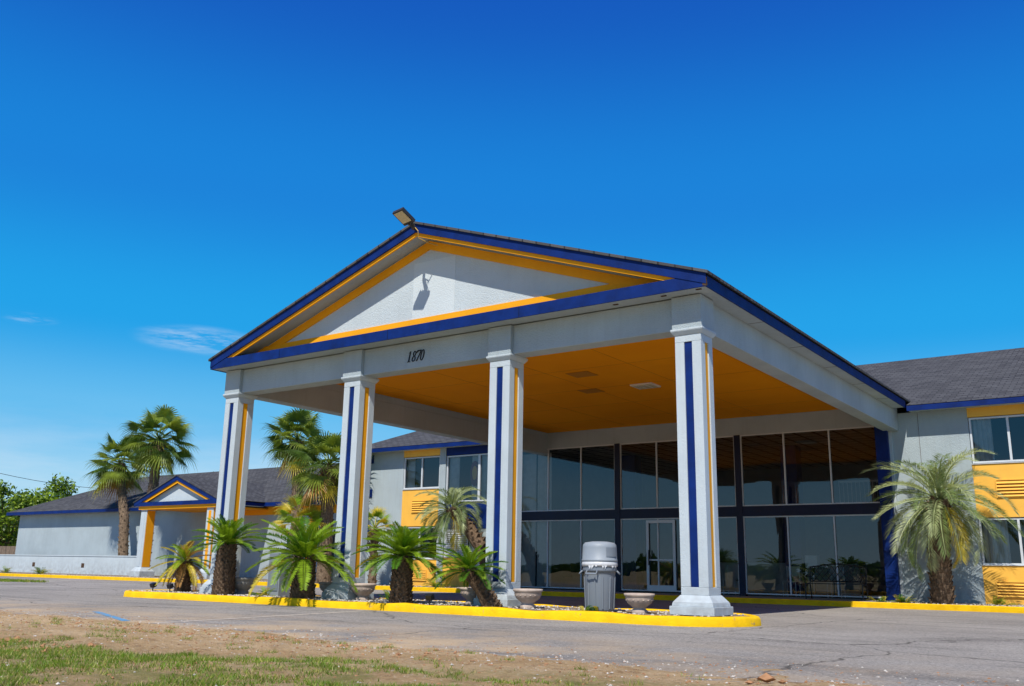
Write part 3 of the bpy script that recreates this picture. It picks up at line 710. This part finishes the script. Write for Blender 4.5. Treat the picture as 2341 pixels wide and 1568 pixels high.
# ------------------------------------------------------------------ plants
def frame_az(az): return Vector((math.cos(az),math.sin(az),0)),Vector((-math.sin(az),math.cos(az),0))
def feather(b,o,az,e0,Lf,droop,nl,ll,lw,fa,V,m,hang,rn,start=.12,rachm=None):
    out,side=frame_az(az); up=Vector((0,0,1)); pts=[];p=Vector(o);ns=12;tw=rn.uniform(-.25,.25)
    T=[]
    for i in range(ns+1):
        t=i/ns; e=e0-droop*t**1.25; d=(out*math.cos(e)+up*math.sin(e)+side*tw*t*.5).normalized(); pts.append(p.copy()); T.append(d); p=p+d*(Lf/ns)
    vs=[];r0=.012*Lf+.004
    for i,q in enumerate(pts):
        w=r0*(1-.85*i/ns); n=side.cross(T[i]); vs+= [q-side*w,q+side*w,q-n*w*.9]
    fs=[]
    for i in range(ns):
        for j in range(3): fs.append((3*i+j,3*i+(j+1)%3,3*(i+1)+(j+1)%3,3*(i+1)+j))
    b.add(vs,fs,rachm or m)
    vs=[];fs=[]
    for k in range(nl):
        t=start+(1-start)*(k+.5)/nl; f=t*ns; i=min(int(f),ns-1); u=f-i; q=pts[i].lerp(pts[i+1],u); d=T[i].lerp(T[i+1],u).normalized(); nrm=d.cross(side).normalized()
        if nrm.z<0 and e0<1.2: nrm=-nrm
        prof=(math.sin(math.pi*min(1,(.12+.80*((t-start)/(1-start)))))**.6)
        for s in(-1,1):
            l=ll*prof*rn.uniform(.88,1.1); a_=fa*(.75+.5*t)+rn.uniform(-.08,.08)
            dr=(side*s*math.cos(a_)+d*math.sin(a_)+nrm*V*rn.uniform(.7,1.2)).normalized()
            tip=q+dr*l+Vector((0,0,-hang*l*rn.uniform(.6,1.2))); mid=q+dr*l*.45+Vector((0,0,-hang*l*.12)); wd=d*lw*.5
            o_=len(vs); vs+= [q,mid-wd,tip,mid+wd]; fs.append((o_,o_+1,o_+2,o_+3))
    b.add(vs,fs,m)
def trunk(b,path,rad,m,boots=0,bl=.12,rn=R,n=14):
    P=[];Rr=[]
    ns=18
    for i in range(ns+1):
        t=i/ns*(len(path)-1); k=min(int(t),len(path)-2); u=t-k; P.append(Vector(path[k]).lerp(Vector(path[k+1]),u)); Rr.append((rad[k]*(1-u)+rad[k+1]*u)*(1+.05*rn.uniform(-1,1)))
    b.tube(P,Rr,m,n)
    for i in range(boots):
        t=(i+.5)/boots*ns; k=min(int(t),ns-1); c=P[k].lerp(P[k+1],t-k); r=Rr[k]*.93; q=i*2.39996; out=Vector((math.cos(q),math.sin(q),0)); sd=Vector((-math.sin(q),math.cos(q),0)); ww=bl*.45*rn.uniform(.8,1.2)
        base=c+out*r; l=bl*rn.uniform(.7,1.3)
        vs=[base-sd*ww-Vector((0,0,l*.3)),base+sd*ww-Vector((0,0,l*.3)),base+sd*ww*.5+out*l*.55+Vector((0,0,l*.75)),base-sd*ww*.5+out*l*.55+Vector((0,0,l*.75)),base-out*.02+Vector((0,0,l*.6))]
        b.add(vs,[(0,1,2,3),(3,2,4),(0,3,4),(1,4,2)],m)
def cycad(name,x,y,th,tr,Lf,nf,lean=(0,0),mats=None,elo=-.1,ehi=1.25,seed=1,droop=.9,ll=.2,nl=34,V=.35,hang=.05):
    rn=random.Random(seed); e=empty(name)
    top=Vector((x+lean[0],y+lean[1],th))
    b=MB(); trunk(b,[(x,y,-.05),(x+lean[0]*.45,y+lean[1]*.45,th*.5),tuple(top)],[tr*1.15,tr,tr*.9],M_bark2,int(260*th),.085,rn); b.build('trunk',e)
    b=MB()
    for i in range(nf):
        u=(i+.5)/nf; el=ehi+(elo-ehi)*u**.8; az=i*2.39996+rn.uniform(-.25,.25)
        m=rn.choice(mats[0] if u<.8 else mats[1]); o=top+Vector((math.cos(az),math.sin(az),0))*tr*.5*u+Vector((0,0,.05*(1-u)))
        feather(b,o,az,el+rn.uniform(-.1,.1),Lf*rn.uniform(.82,1.08)*(.75+.25*min(1,u*3)),droop*rn.uniform(.7,1.3),nl,ll,.026*max(1,Lf),.6,V,m,hang,rn)
    b.build('fronds',e); return e
G1=([M_gA,M_gB,M_gB],[M_gA,M_gB,M_gA,M_gY])
cycad('sago_palm',-14.3,.1,.72,.16,.85,36,mats=([M_gB,M_gY,M_gD],[M_gD,M_gD,M_gY]),seed=3,elo=-.9,ehi=1.4,ll=.15,droop=.7)
cycad('sago_palm',-11.75,-.62,1.12,.22,.86,50,mats=G1,seed=4,elo=0.05,ehi=1.45,ll=.15,droop=.75)
cycad('sago_palm',-8.85,-.80,.82,.22,1.32,46,mats=([M_gA,M_gB,M_gB],[M_gB,M_gY,M_gB]),seed=5,elo=-.3,ehi=1.4,ll=.21,droop=.85,nl=42)
cycad('sago_palm',-6.10,-.72,.88,.19,.92,64,mats=G1,seed=6,elo=-.2,ehi=1.35,ll=.17,droop=.75,nl=38)
cycad('sago_palm',-3.95,-.55,.62,.15,.72,36,lean=(-.47,-.15),mats=G1,seed=7,elo=-.25,ehi=1.35,ll=.135,droop=.7)

def fanleaf(b,o,az,e0,Lp,Rf,m,rn,nseg=26,droop=.6):
    out,side=frame_az(az); up=Vector((0,0,1)); p=Vector(o); pts=[p.copy()]; e=e0
    for i in range(5):
        e=e0-droop*.5*(i/5); d=(out*math.cos(e)+up*math.sin(e)); p=p+d*Lp/5; pts.append(p.copy())
    b.tube(pts,[.03,.022,.018,.016,.014,.012],m,4)
    e-=.35*droop; d=(out*math.cos(e)+up*math.sin(e)).normalized(); nrm=side.cross(d).normalized()
    if nrm.z<0: nrm=-nrm
    roll=rn.uniform(-.5,.5); s2=side*math.cos(roll)+nrm*math.sin(roll); n2=nrm*math.cos(roll)-side*math.sin(roll)
    span=math.radians(rn.uniform(100,125)); vs=[p.copy()]; fs=[]
    def dirn(q): 
        v=(d*math.cos(q)+s2*math.sin(q)); return (v-n2*(.28*(1-math.cos(q*2))*.6) +n2*.15).normalized()
    for k in range(nseg):
        q0=-span+2*span*k/nseg; q1=-span+2*span*(k+1)/nseg; qm=(q0+q1)/2
        rl=Rf*(.72+.28*math.cos(qm*.8))*rn.uniform(.88,1.1)
        m0=p+dirn(q0)*rl*.42; m1=p+dirn(q1)*rl*.42; mm=p+dirn(qm)*rl*.42-n2*.03*Rf
        w=(dirn(q1)-dirn(q0))*rl*.17
        t1=p+dirn(qm)*rl*.75+Vector((0,0,-.07*rl)); tip=p+dirn(qm)*rl*1.0+Vector((0,0,-.28*rl*rn.uniform(.5,1.5)))
        o_=len(vs); vs+= [m0,m1,mm,t1-w*.5,t1+w*.5,tip]
        fs+= [(0,o_,o_+2),(0,o_+2,o_+1),(o_,o_+3,o_+4,o_+2),(o_+2,o_+4,o_+1),(o_+3,o_+5,o_+4)]
    b.add(vs,fs,m)
def sabal(name,x,y,th,tr,Lp,Rf,nf,lean=(0,0),seed=1,mats=None,dead=True,elo=-.9):
    rn=random.Random(seed); e=empty(name); top=Vector((x+lean[0],y+lean[1],th)); mats=mats or [M_sA,M_sB,M_sB]
    b=MB(); trunk(b,[(x,y,-.1),(x+lean[0]*.3,y+lean[1]*.3,th*.5),(x+lean[0]*.8,y+lean[1]*.8,th*.85),tuple(top)],[tr*1.15,tr,tr*1.0,tr*1.25],M_bark,int(30*th),.13,rn); 
    for i in range(36):
        q=i*2.4; z=top.z-.15-i*.02; c=Vector((top.x,top.y,z)); out=Vector((math.cos(q),math.sin(q),0)); b.tube([c+out*tr,c+out*(tr+.16)+Vector((0,0,.2))],[.035,.015],M_bark,4)
    b.build('trunk',e)
    b=MB()
    for i in range(nf):
        u=(i+.5)/nf; el=1.45+(elo-1.45)*u**.9; az=i*2.39996+rn.uniform(-.3,.3)
        m=rn.choice(mats) if u<.85 else rn.choice([M_gY,M_gD,M_sB] if dead else mats)
        fanleaf(b,top+Vector((0,0,.1*(1-u))),az,el,Lp*rn.uniform(.6,1.15),Rf*rn.uniform(.8,1.15),m,rn)
    b.build('fronds',e); return e
sabal('cabbage_palm',-43.3,16.9,6.4,.26,1.25,1.15,44,lean=(-1.9,.2),seed=21)
sabal('cabbage_palm',-39.8,15.9,7.4,.26,1.25,1.2,46,lean=(.1,0),seed=22)
sabal('cabbage_palm',-22.1,12.4,4.75,.26,1.05,1.0,42,lean=(-.1,0),seed=23)
sabal('cabbage_palm',-26.3,14.6,6.35,.24,.95,1.0,42,lean=(-.45,0),seed=24)
sabal('cabbage_palm',-19.3,12.3,2.1,.14,.55,.6,16,seed=25,mats=[M_gB,M_gY],dead=False,elo=-.3)
sabal('cabbage_palm',-23.3,12.0,2.3,.14,.8,.8,18,seed=26,mats=[M_gB,M_gY],dead=False,elo=-.1)

def pindo(name,path,rad,Lf,nf,seed,elo=-1.0,ll=.42,nl=46,droop=1.9,mats=None,boots=120):
    rn=random.Random(seed); e=empty(name); b=MB(); trunk(b,path,rad,M_bark2,boots,.17,rn); b.build('trunk',e); top=Vector(path[-1]); b=MB()
    for i in range(nf):
        u=(i+.5)/nf; el=1.5+(elo-1.5)*u; az=i*2.39996+rn.uniform(-.3,.3)
        m=rn.choice(mats or [M_pA,M_pA,M_pB,M_pB]); 
        if u>.9: m=rn.choice([M_gY,m])
        feather(b,top+Vector((math.cos(az),math.sin(az),0))*.08,az,el,Lf*rn.uniform(.75,1.15),droop*rn.uniform(.6,1.3)*(1-.4*u),nl,ll,.032,.85,.5,m,.28,rn,start=.16,rachm=M_pB)
    b.build('fronds',e); return e
pindo('pindo_palm',[(1.25,12.75,-.1),(1.28,12.75,1.1),(1.42,12.75,2.75)],[.28,.24,.27],2.0,56,31,droop=1.7)
pindo('pindo_palm',[(-13.6,12.6,-.1),(-14.1,12.6,1.3),(-14.9,12.6,2.2),(-15.6,12.5,2.8)],[.26,.24,.24,.22],1.5,42,32,ll=.36)

b=MB(); rn=random.Random(77)
for (x,y,n_,l) in((-1.75,-.7,12,.22),(.35,12.2,30,.3),(-.3,12.4,20,.25),(2.6,13.2,20,.3),(-45,13,30,.6),(-50,13.6,25,.5),(-16.3,12.6,26,.7),(-10.6,-.4,20,.3),(-7.3,.3,18,.3)):
    for i in range(n_):
        feather(b,Vector((x+rn.uniform(-.15,.15),y+rn.uniform(-.1,.1),-.02)),rn.uniform(0,6.28),rn.uniform(.2,1.3),l*rn.uniform(.6,1.1),1.0,8,l*.3,.03,.7,.2,rn.choice([M_gB,M_gA,M_gY]),.1,rn)
b.build('weeds')

def tree(name,x,y,h,w,seed,nleaf=11000,ls=.2,mats=(M_tA,M_tB)):
    rn=random.Random(seed); e=empty(name); b=MB(); base=Vector((x,y,-.3))
    b.tube([base,base+Vector((.1,0,h*.25)),base+Vector((.2,.1,h*.5))],[.3,.24,.17],M_treebark,8)
    cl=[]
    for i in range(34):
        q=rn.uniform(0,6.28); rr_=w*math.sqrt(rn.random())*.9; z=h*(.22+.73*rn.random()*(1-.35*(rr_/w))); c=Vector((x+rr_*math.cos(q),y+rr_*math.sin(q),z)); cl.append((c,rn.uniform(.5,1.0)*w*.28))
        b.tube([base+Vector((.1,0,h*rn.uniform(.2,.45))),(base+Vector((0,0,h*.5))).lerp(c,.5),c],[.09,.05,.02],M_treebark,5)
    b.build('trunk_and_limbs',e); b=MB(); V=[[],[]];F=[[],[]]
    for i in range(nleaf):
        c,r=rn.choice(cl); d=Vector((rn.gauss(0,1),rn.gauss(0,1),rn.gauss(0,.8))).normalized()*r*rn.uniform(.3,1.15); p=c+d
        u=Vector((rn.gauss(0,1),rn.gauss(0,1),rn.gauss(0,1))).normalized(); v=u.cross(Vector((rn.gauss(0,1),rn.gauss(0,1),rn.gauss(0,1)))).normalized(); s=ls*rn.uniform(.6,1.2)
        k=1 if rn.random()<.55 else 0; o_=len(V[k]); V[k]+= [p-u*s,p+v*s*.5,p+u*s,p-v*s*.5]; F[k].append((o_,o_+1,o_+2,o_+3))
    for k in(0,1): b.add(V[k],F[k],mats[k])
    b.build('foliage',e)
tree('oak_tree',-74,25,8.0,5.0,41); tree('oak_tree',-83,34,9,5,42); tree('oak_tree',-72,36,8.8,4.2,43,mats=(M_tB,M_tB)); tree('oak_tree',-65,38,9.6,4.2,44,mats=(M_tB,M_tB)); tree('oak_tree',-59,40,9.2,3.6,46,mats=(M_tB,M_tB)); tree('oak_tree',-90,30,10,5.5,45)
b=MB(); rn=random.Random(5); V=[[],[]];F=[[],[]]
for i in range(16000):
    k2=1
    if i<8000: x=rn.uniform(-350,250); y=-240+rn.uniform(-8,8); k2=.5
    elif i<12000: x=rn.uniform(-260,-110); y=60+rn.uniform(-6,6)
    else: x=rn.uniform(60,200); y=70+rn.uniform(-6,6)
    top=(6+3*noise.noise(Vector((x*.06,y*.01,1)))+2*noise.noise(Vector((x*.3,0,1))))*k2; z=rn.uniform(-.3,1)*top
    if z<-.3:z=0
    u=Vector((rn.gauss(0,1),rn.gauss(0,.4),rn.gauss(0,1))).normalized(); v=u.cross(Vector((rn.gauss(0,.3),1,rn.gauss(0,.3)))).normalized(); s=rn.uniform(.6,1.3); p=Vector((x,y,z)); k=rn.randint(0,1); o_=len(V[k])
    V[k]+= [p-u*s,p+v*s*.7,p+u*s,p-v*s*.7]; F[k].append((o_,o_+1,o_+2,o_+3))
b.add(V[0],F[0],M_tA); b.add(V[1],F[1],M_tA); b.build('distant_trees')
up_=empty('utility_pole'); b=MB(); b.tube([(-72,32,-.3),(-72,32,7.4)],[.16,.12],M_wood,8); b.box(-73,-71,31.95,32.05,6.9,7.02,M_wood); b.build('pole',up_)
b=MB(); A=Vector((-72,32,7.1)); B=Vector((-60,5,9.4)); pts=[A.lerp(B,t/14)-Vector((0,0,.9*4*(t/14)*(1-t/14))) for t in range(15)]; b.tube(pts,.02,M_black,5); b.build('wire',up_)

# ------------------------------------------------------------------ light
sd=Vector((-.15,.45,-.635)).normalized()
sun=bpy.data.lights.new('sun','SUN'); sun.energy=5.0; sun.angle=math.radians(.53); sun.color=(1,.955,.87); so=bpy.data.objects.new('sun',sun); bpy.context.collection.objects.link(so); so.rotation_mode='QUATERNION'; so.rotation_quaternion=sd.to_track_quat('-Z','Y'); so.location=(10,-20,30)
w=bpy.data.worlds.new('World'); scene.world=w; w.use_nodes=True; nt=w.node_tree
for n_ in list(nt.nodes): nt.nodes.remove(n_)
out=nt.nodes.new('ShaderNodeOutputWorld'); bg=nt.nodes.new('ShaderNodeBackground'); bg.inputs[1].default_value=.12
sky=nt.nodes.new('ShaderNodeTexSky'); sky.sky_type='NISHITA'; sky.sun_disc=False; sky.sun_elevation=math.asin(-sd.z); sky.sun_rotation=math.atan2(-sd.x,-sd.y); sky.air_density=1.0; sky.dust_density=.3; sky.ozone_density=3
K=.12
tc=nt.nodes.new('ShaderNodeTexCoord'); co=tc.outputs['Generated']
sx=nt.nodes.new('ShaderNodeSeparateXYZ'); L(nt,co,sx.inputs[0])
cr=nt.nodes.new('ShaderNodeValToRGB'); cr.color_ramp.interpolation='EASE'
st=[(0,(.52,.74,.88)),(.07,(.36,.67,.90)),(.14,(.12,.51,.88)),(.24,(.0,.36,.83)),(.38,(.0,.225,.72)),(.58,(.0,.095,.53)),(1,(.0,.05,.38))]
el=cr.color_ramp.elements
while len(el)<len(st): el.new(.5)
for e_,(p_,c_) in zip(el,st): e_.position=p_
for e_,(p_,c_) in zip(el,st): e_.position=p_; e_.color=c_+(1,)
L(nt,sx.outputs['Z'],cr.inputs[0])
vm=nt.nodes.new('ShaderNodeVectorMath'); vm.operation='SCALE'; vm.inputs['Scale'].default_value=1/K; L(nt,cr.outputs[0],vm.inputs[0])
base=mixc(nt,.92,sky.outputs[0],vm.outputs[0])
def rng(sock,a0,a1,b0=0,b1=1):
    r=nt.nodes.new('ShaderNodeMapRange'); r.interpolation_type='SMOOTHSTEP'; r.inputs[1].default_value=a0;r.inputs[2].default_value=a1;r.inputs[3].default_value=b0;r.inputs[4].default_value=b1; L(nt,sock,r.inputs[0]); return r.outputs[0]
def wisp(cx,cy,cz,rad,amt,sc):
    mp=nt.nodes.new('ShaderNodeMapping'); mp.inputs['Location'].default_value=(-cx,-cy,-cz*4.5); mp.inputs['Scale'].default_value=(1,1,4.5); L(nt,co,mp.inputs[0])
    vl=nt.nodes.new('ShaderNodeVectorMath'); vl.operation='LENGTH'; L(nt,mp.outputs[0],vl.inputs[0])
    m_=rng(vl.outputs['Value'],rad,rad*.15); f=noise_fac(nt,co,sc,9,.42,.72,.65,(2,2,14)); return mth(nt,'MULTIPLY',mth(nt,'MULTIPLY',m_,f),amt)
mk=wisp(-.793,.566,.222,.075,1.0,6)
mk=mth(nt,'ADD',mk,wisp(-.875,.43,.225,.03,.6,6))
low=mth(nt,'MULTIPLY',mth(nt,'MULTIPLY',rng(sx.outputs['Z'],.17,.05),rng(sx.outputs['X'],-.45,-.85)),noise_fac(nt,co,2.5,9,.35,.7,.6,(2,2,12)))
mk=mth(nt,'ADD',mk,mth(nt,'MULTIPLY',low,.6))
mk=mth(nt,'MINIMUM',mk,.85)
c=mixc(nt,mk,base,(6.0,6.9,7.8))
L(nt,c,bg.inputs[0]); L(nt,bg.outputs[0],out.inputs[0])

# ------------------------------------------------------------------ camera
yaw,pit,rol,fpx=.6201,.2395,.0179,2121.9
fw=Vector((-math.sin(yaw)*math.cos(pit),math.cos(yaw)*math.cos(pit),math.sin(pit))); r0=Vector((math.cos(yaw),math.sin(yaw),0)); u0=r0.cross(fw)
r_=r0*math.cos(rol)+u0*math.sin(rol); u_=-r0*math.sin(rol)+u0*math.cos(rol)
cam=bpy.data.cameras.new('camera'); cam.sensor_width=36; cam.lens=fpx/2341*36; cam.clip_start=.05; cam.clip_end=3000
co_=bpy.data.objects.new('camera',cam); bpy.context.collection.objects.link(co_)
Mx=Matrix(((r_.x,u_.x,-fw.x,6.7547),(r_.y,u_.y,-fw.y,-15.0769),(r_.z,u_.z,-fw.z,.6714),(0,0,0,1))); co_.matrix_world=Mx
scene.camera=co_
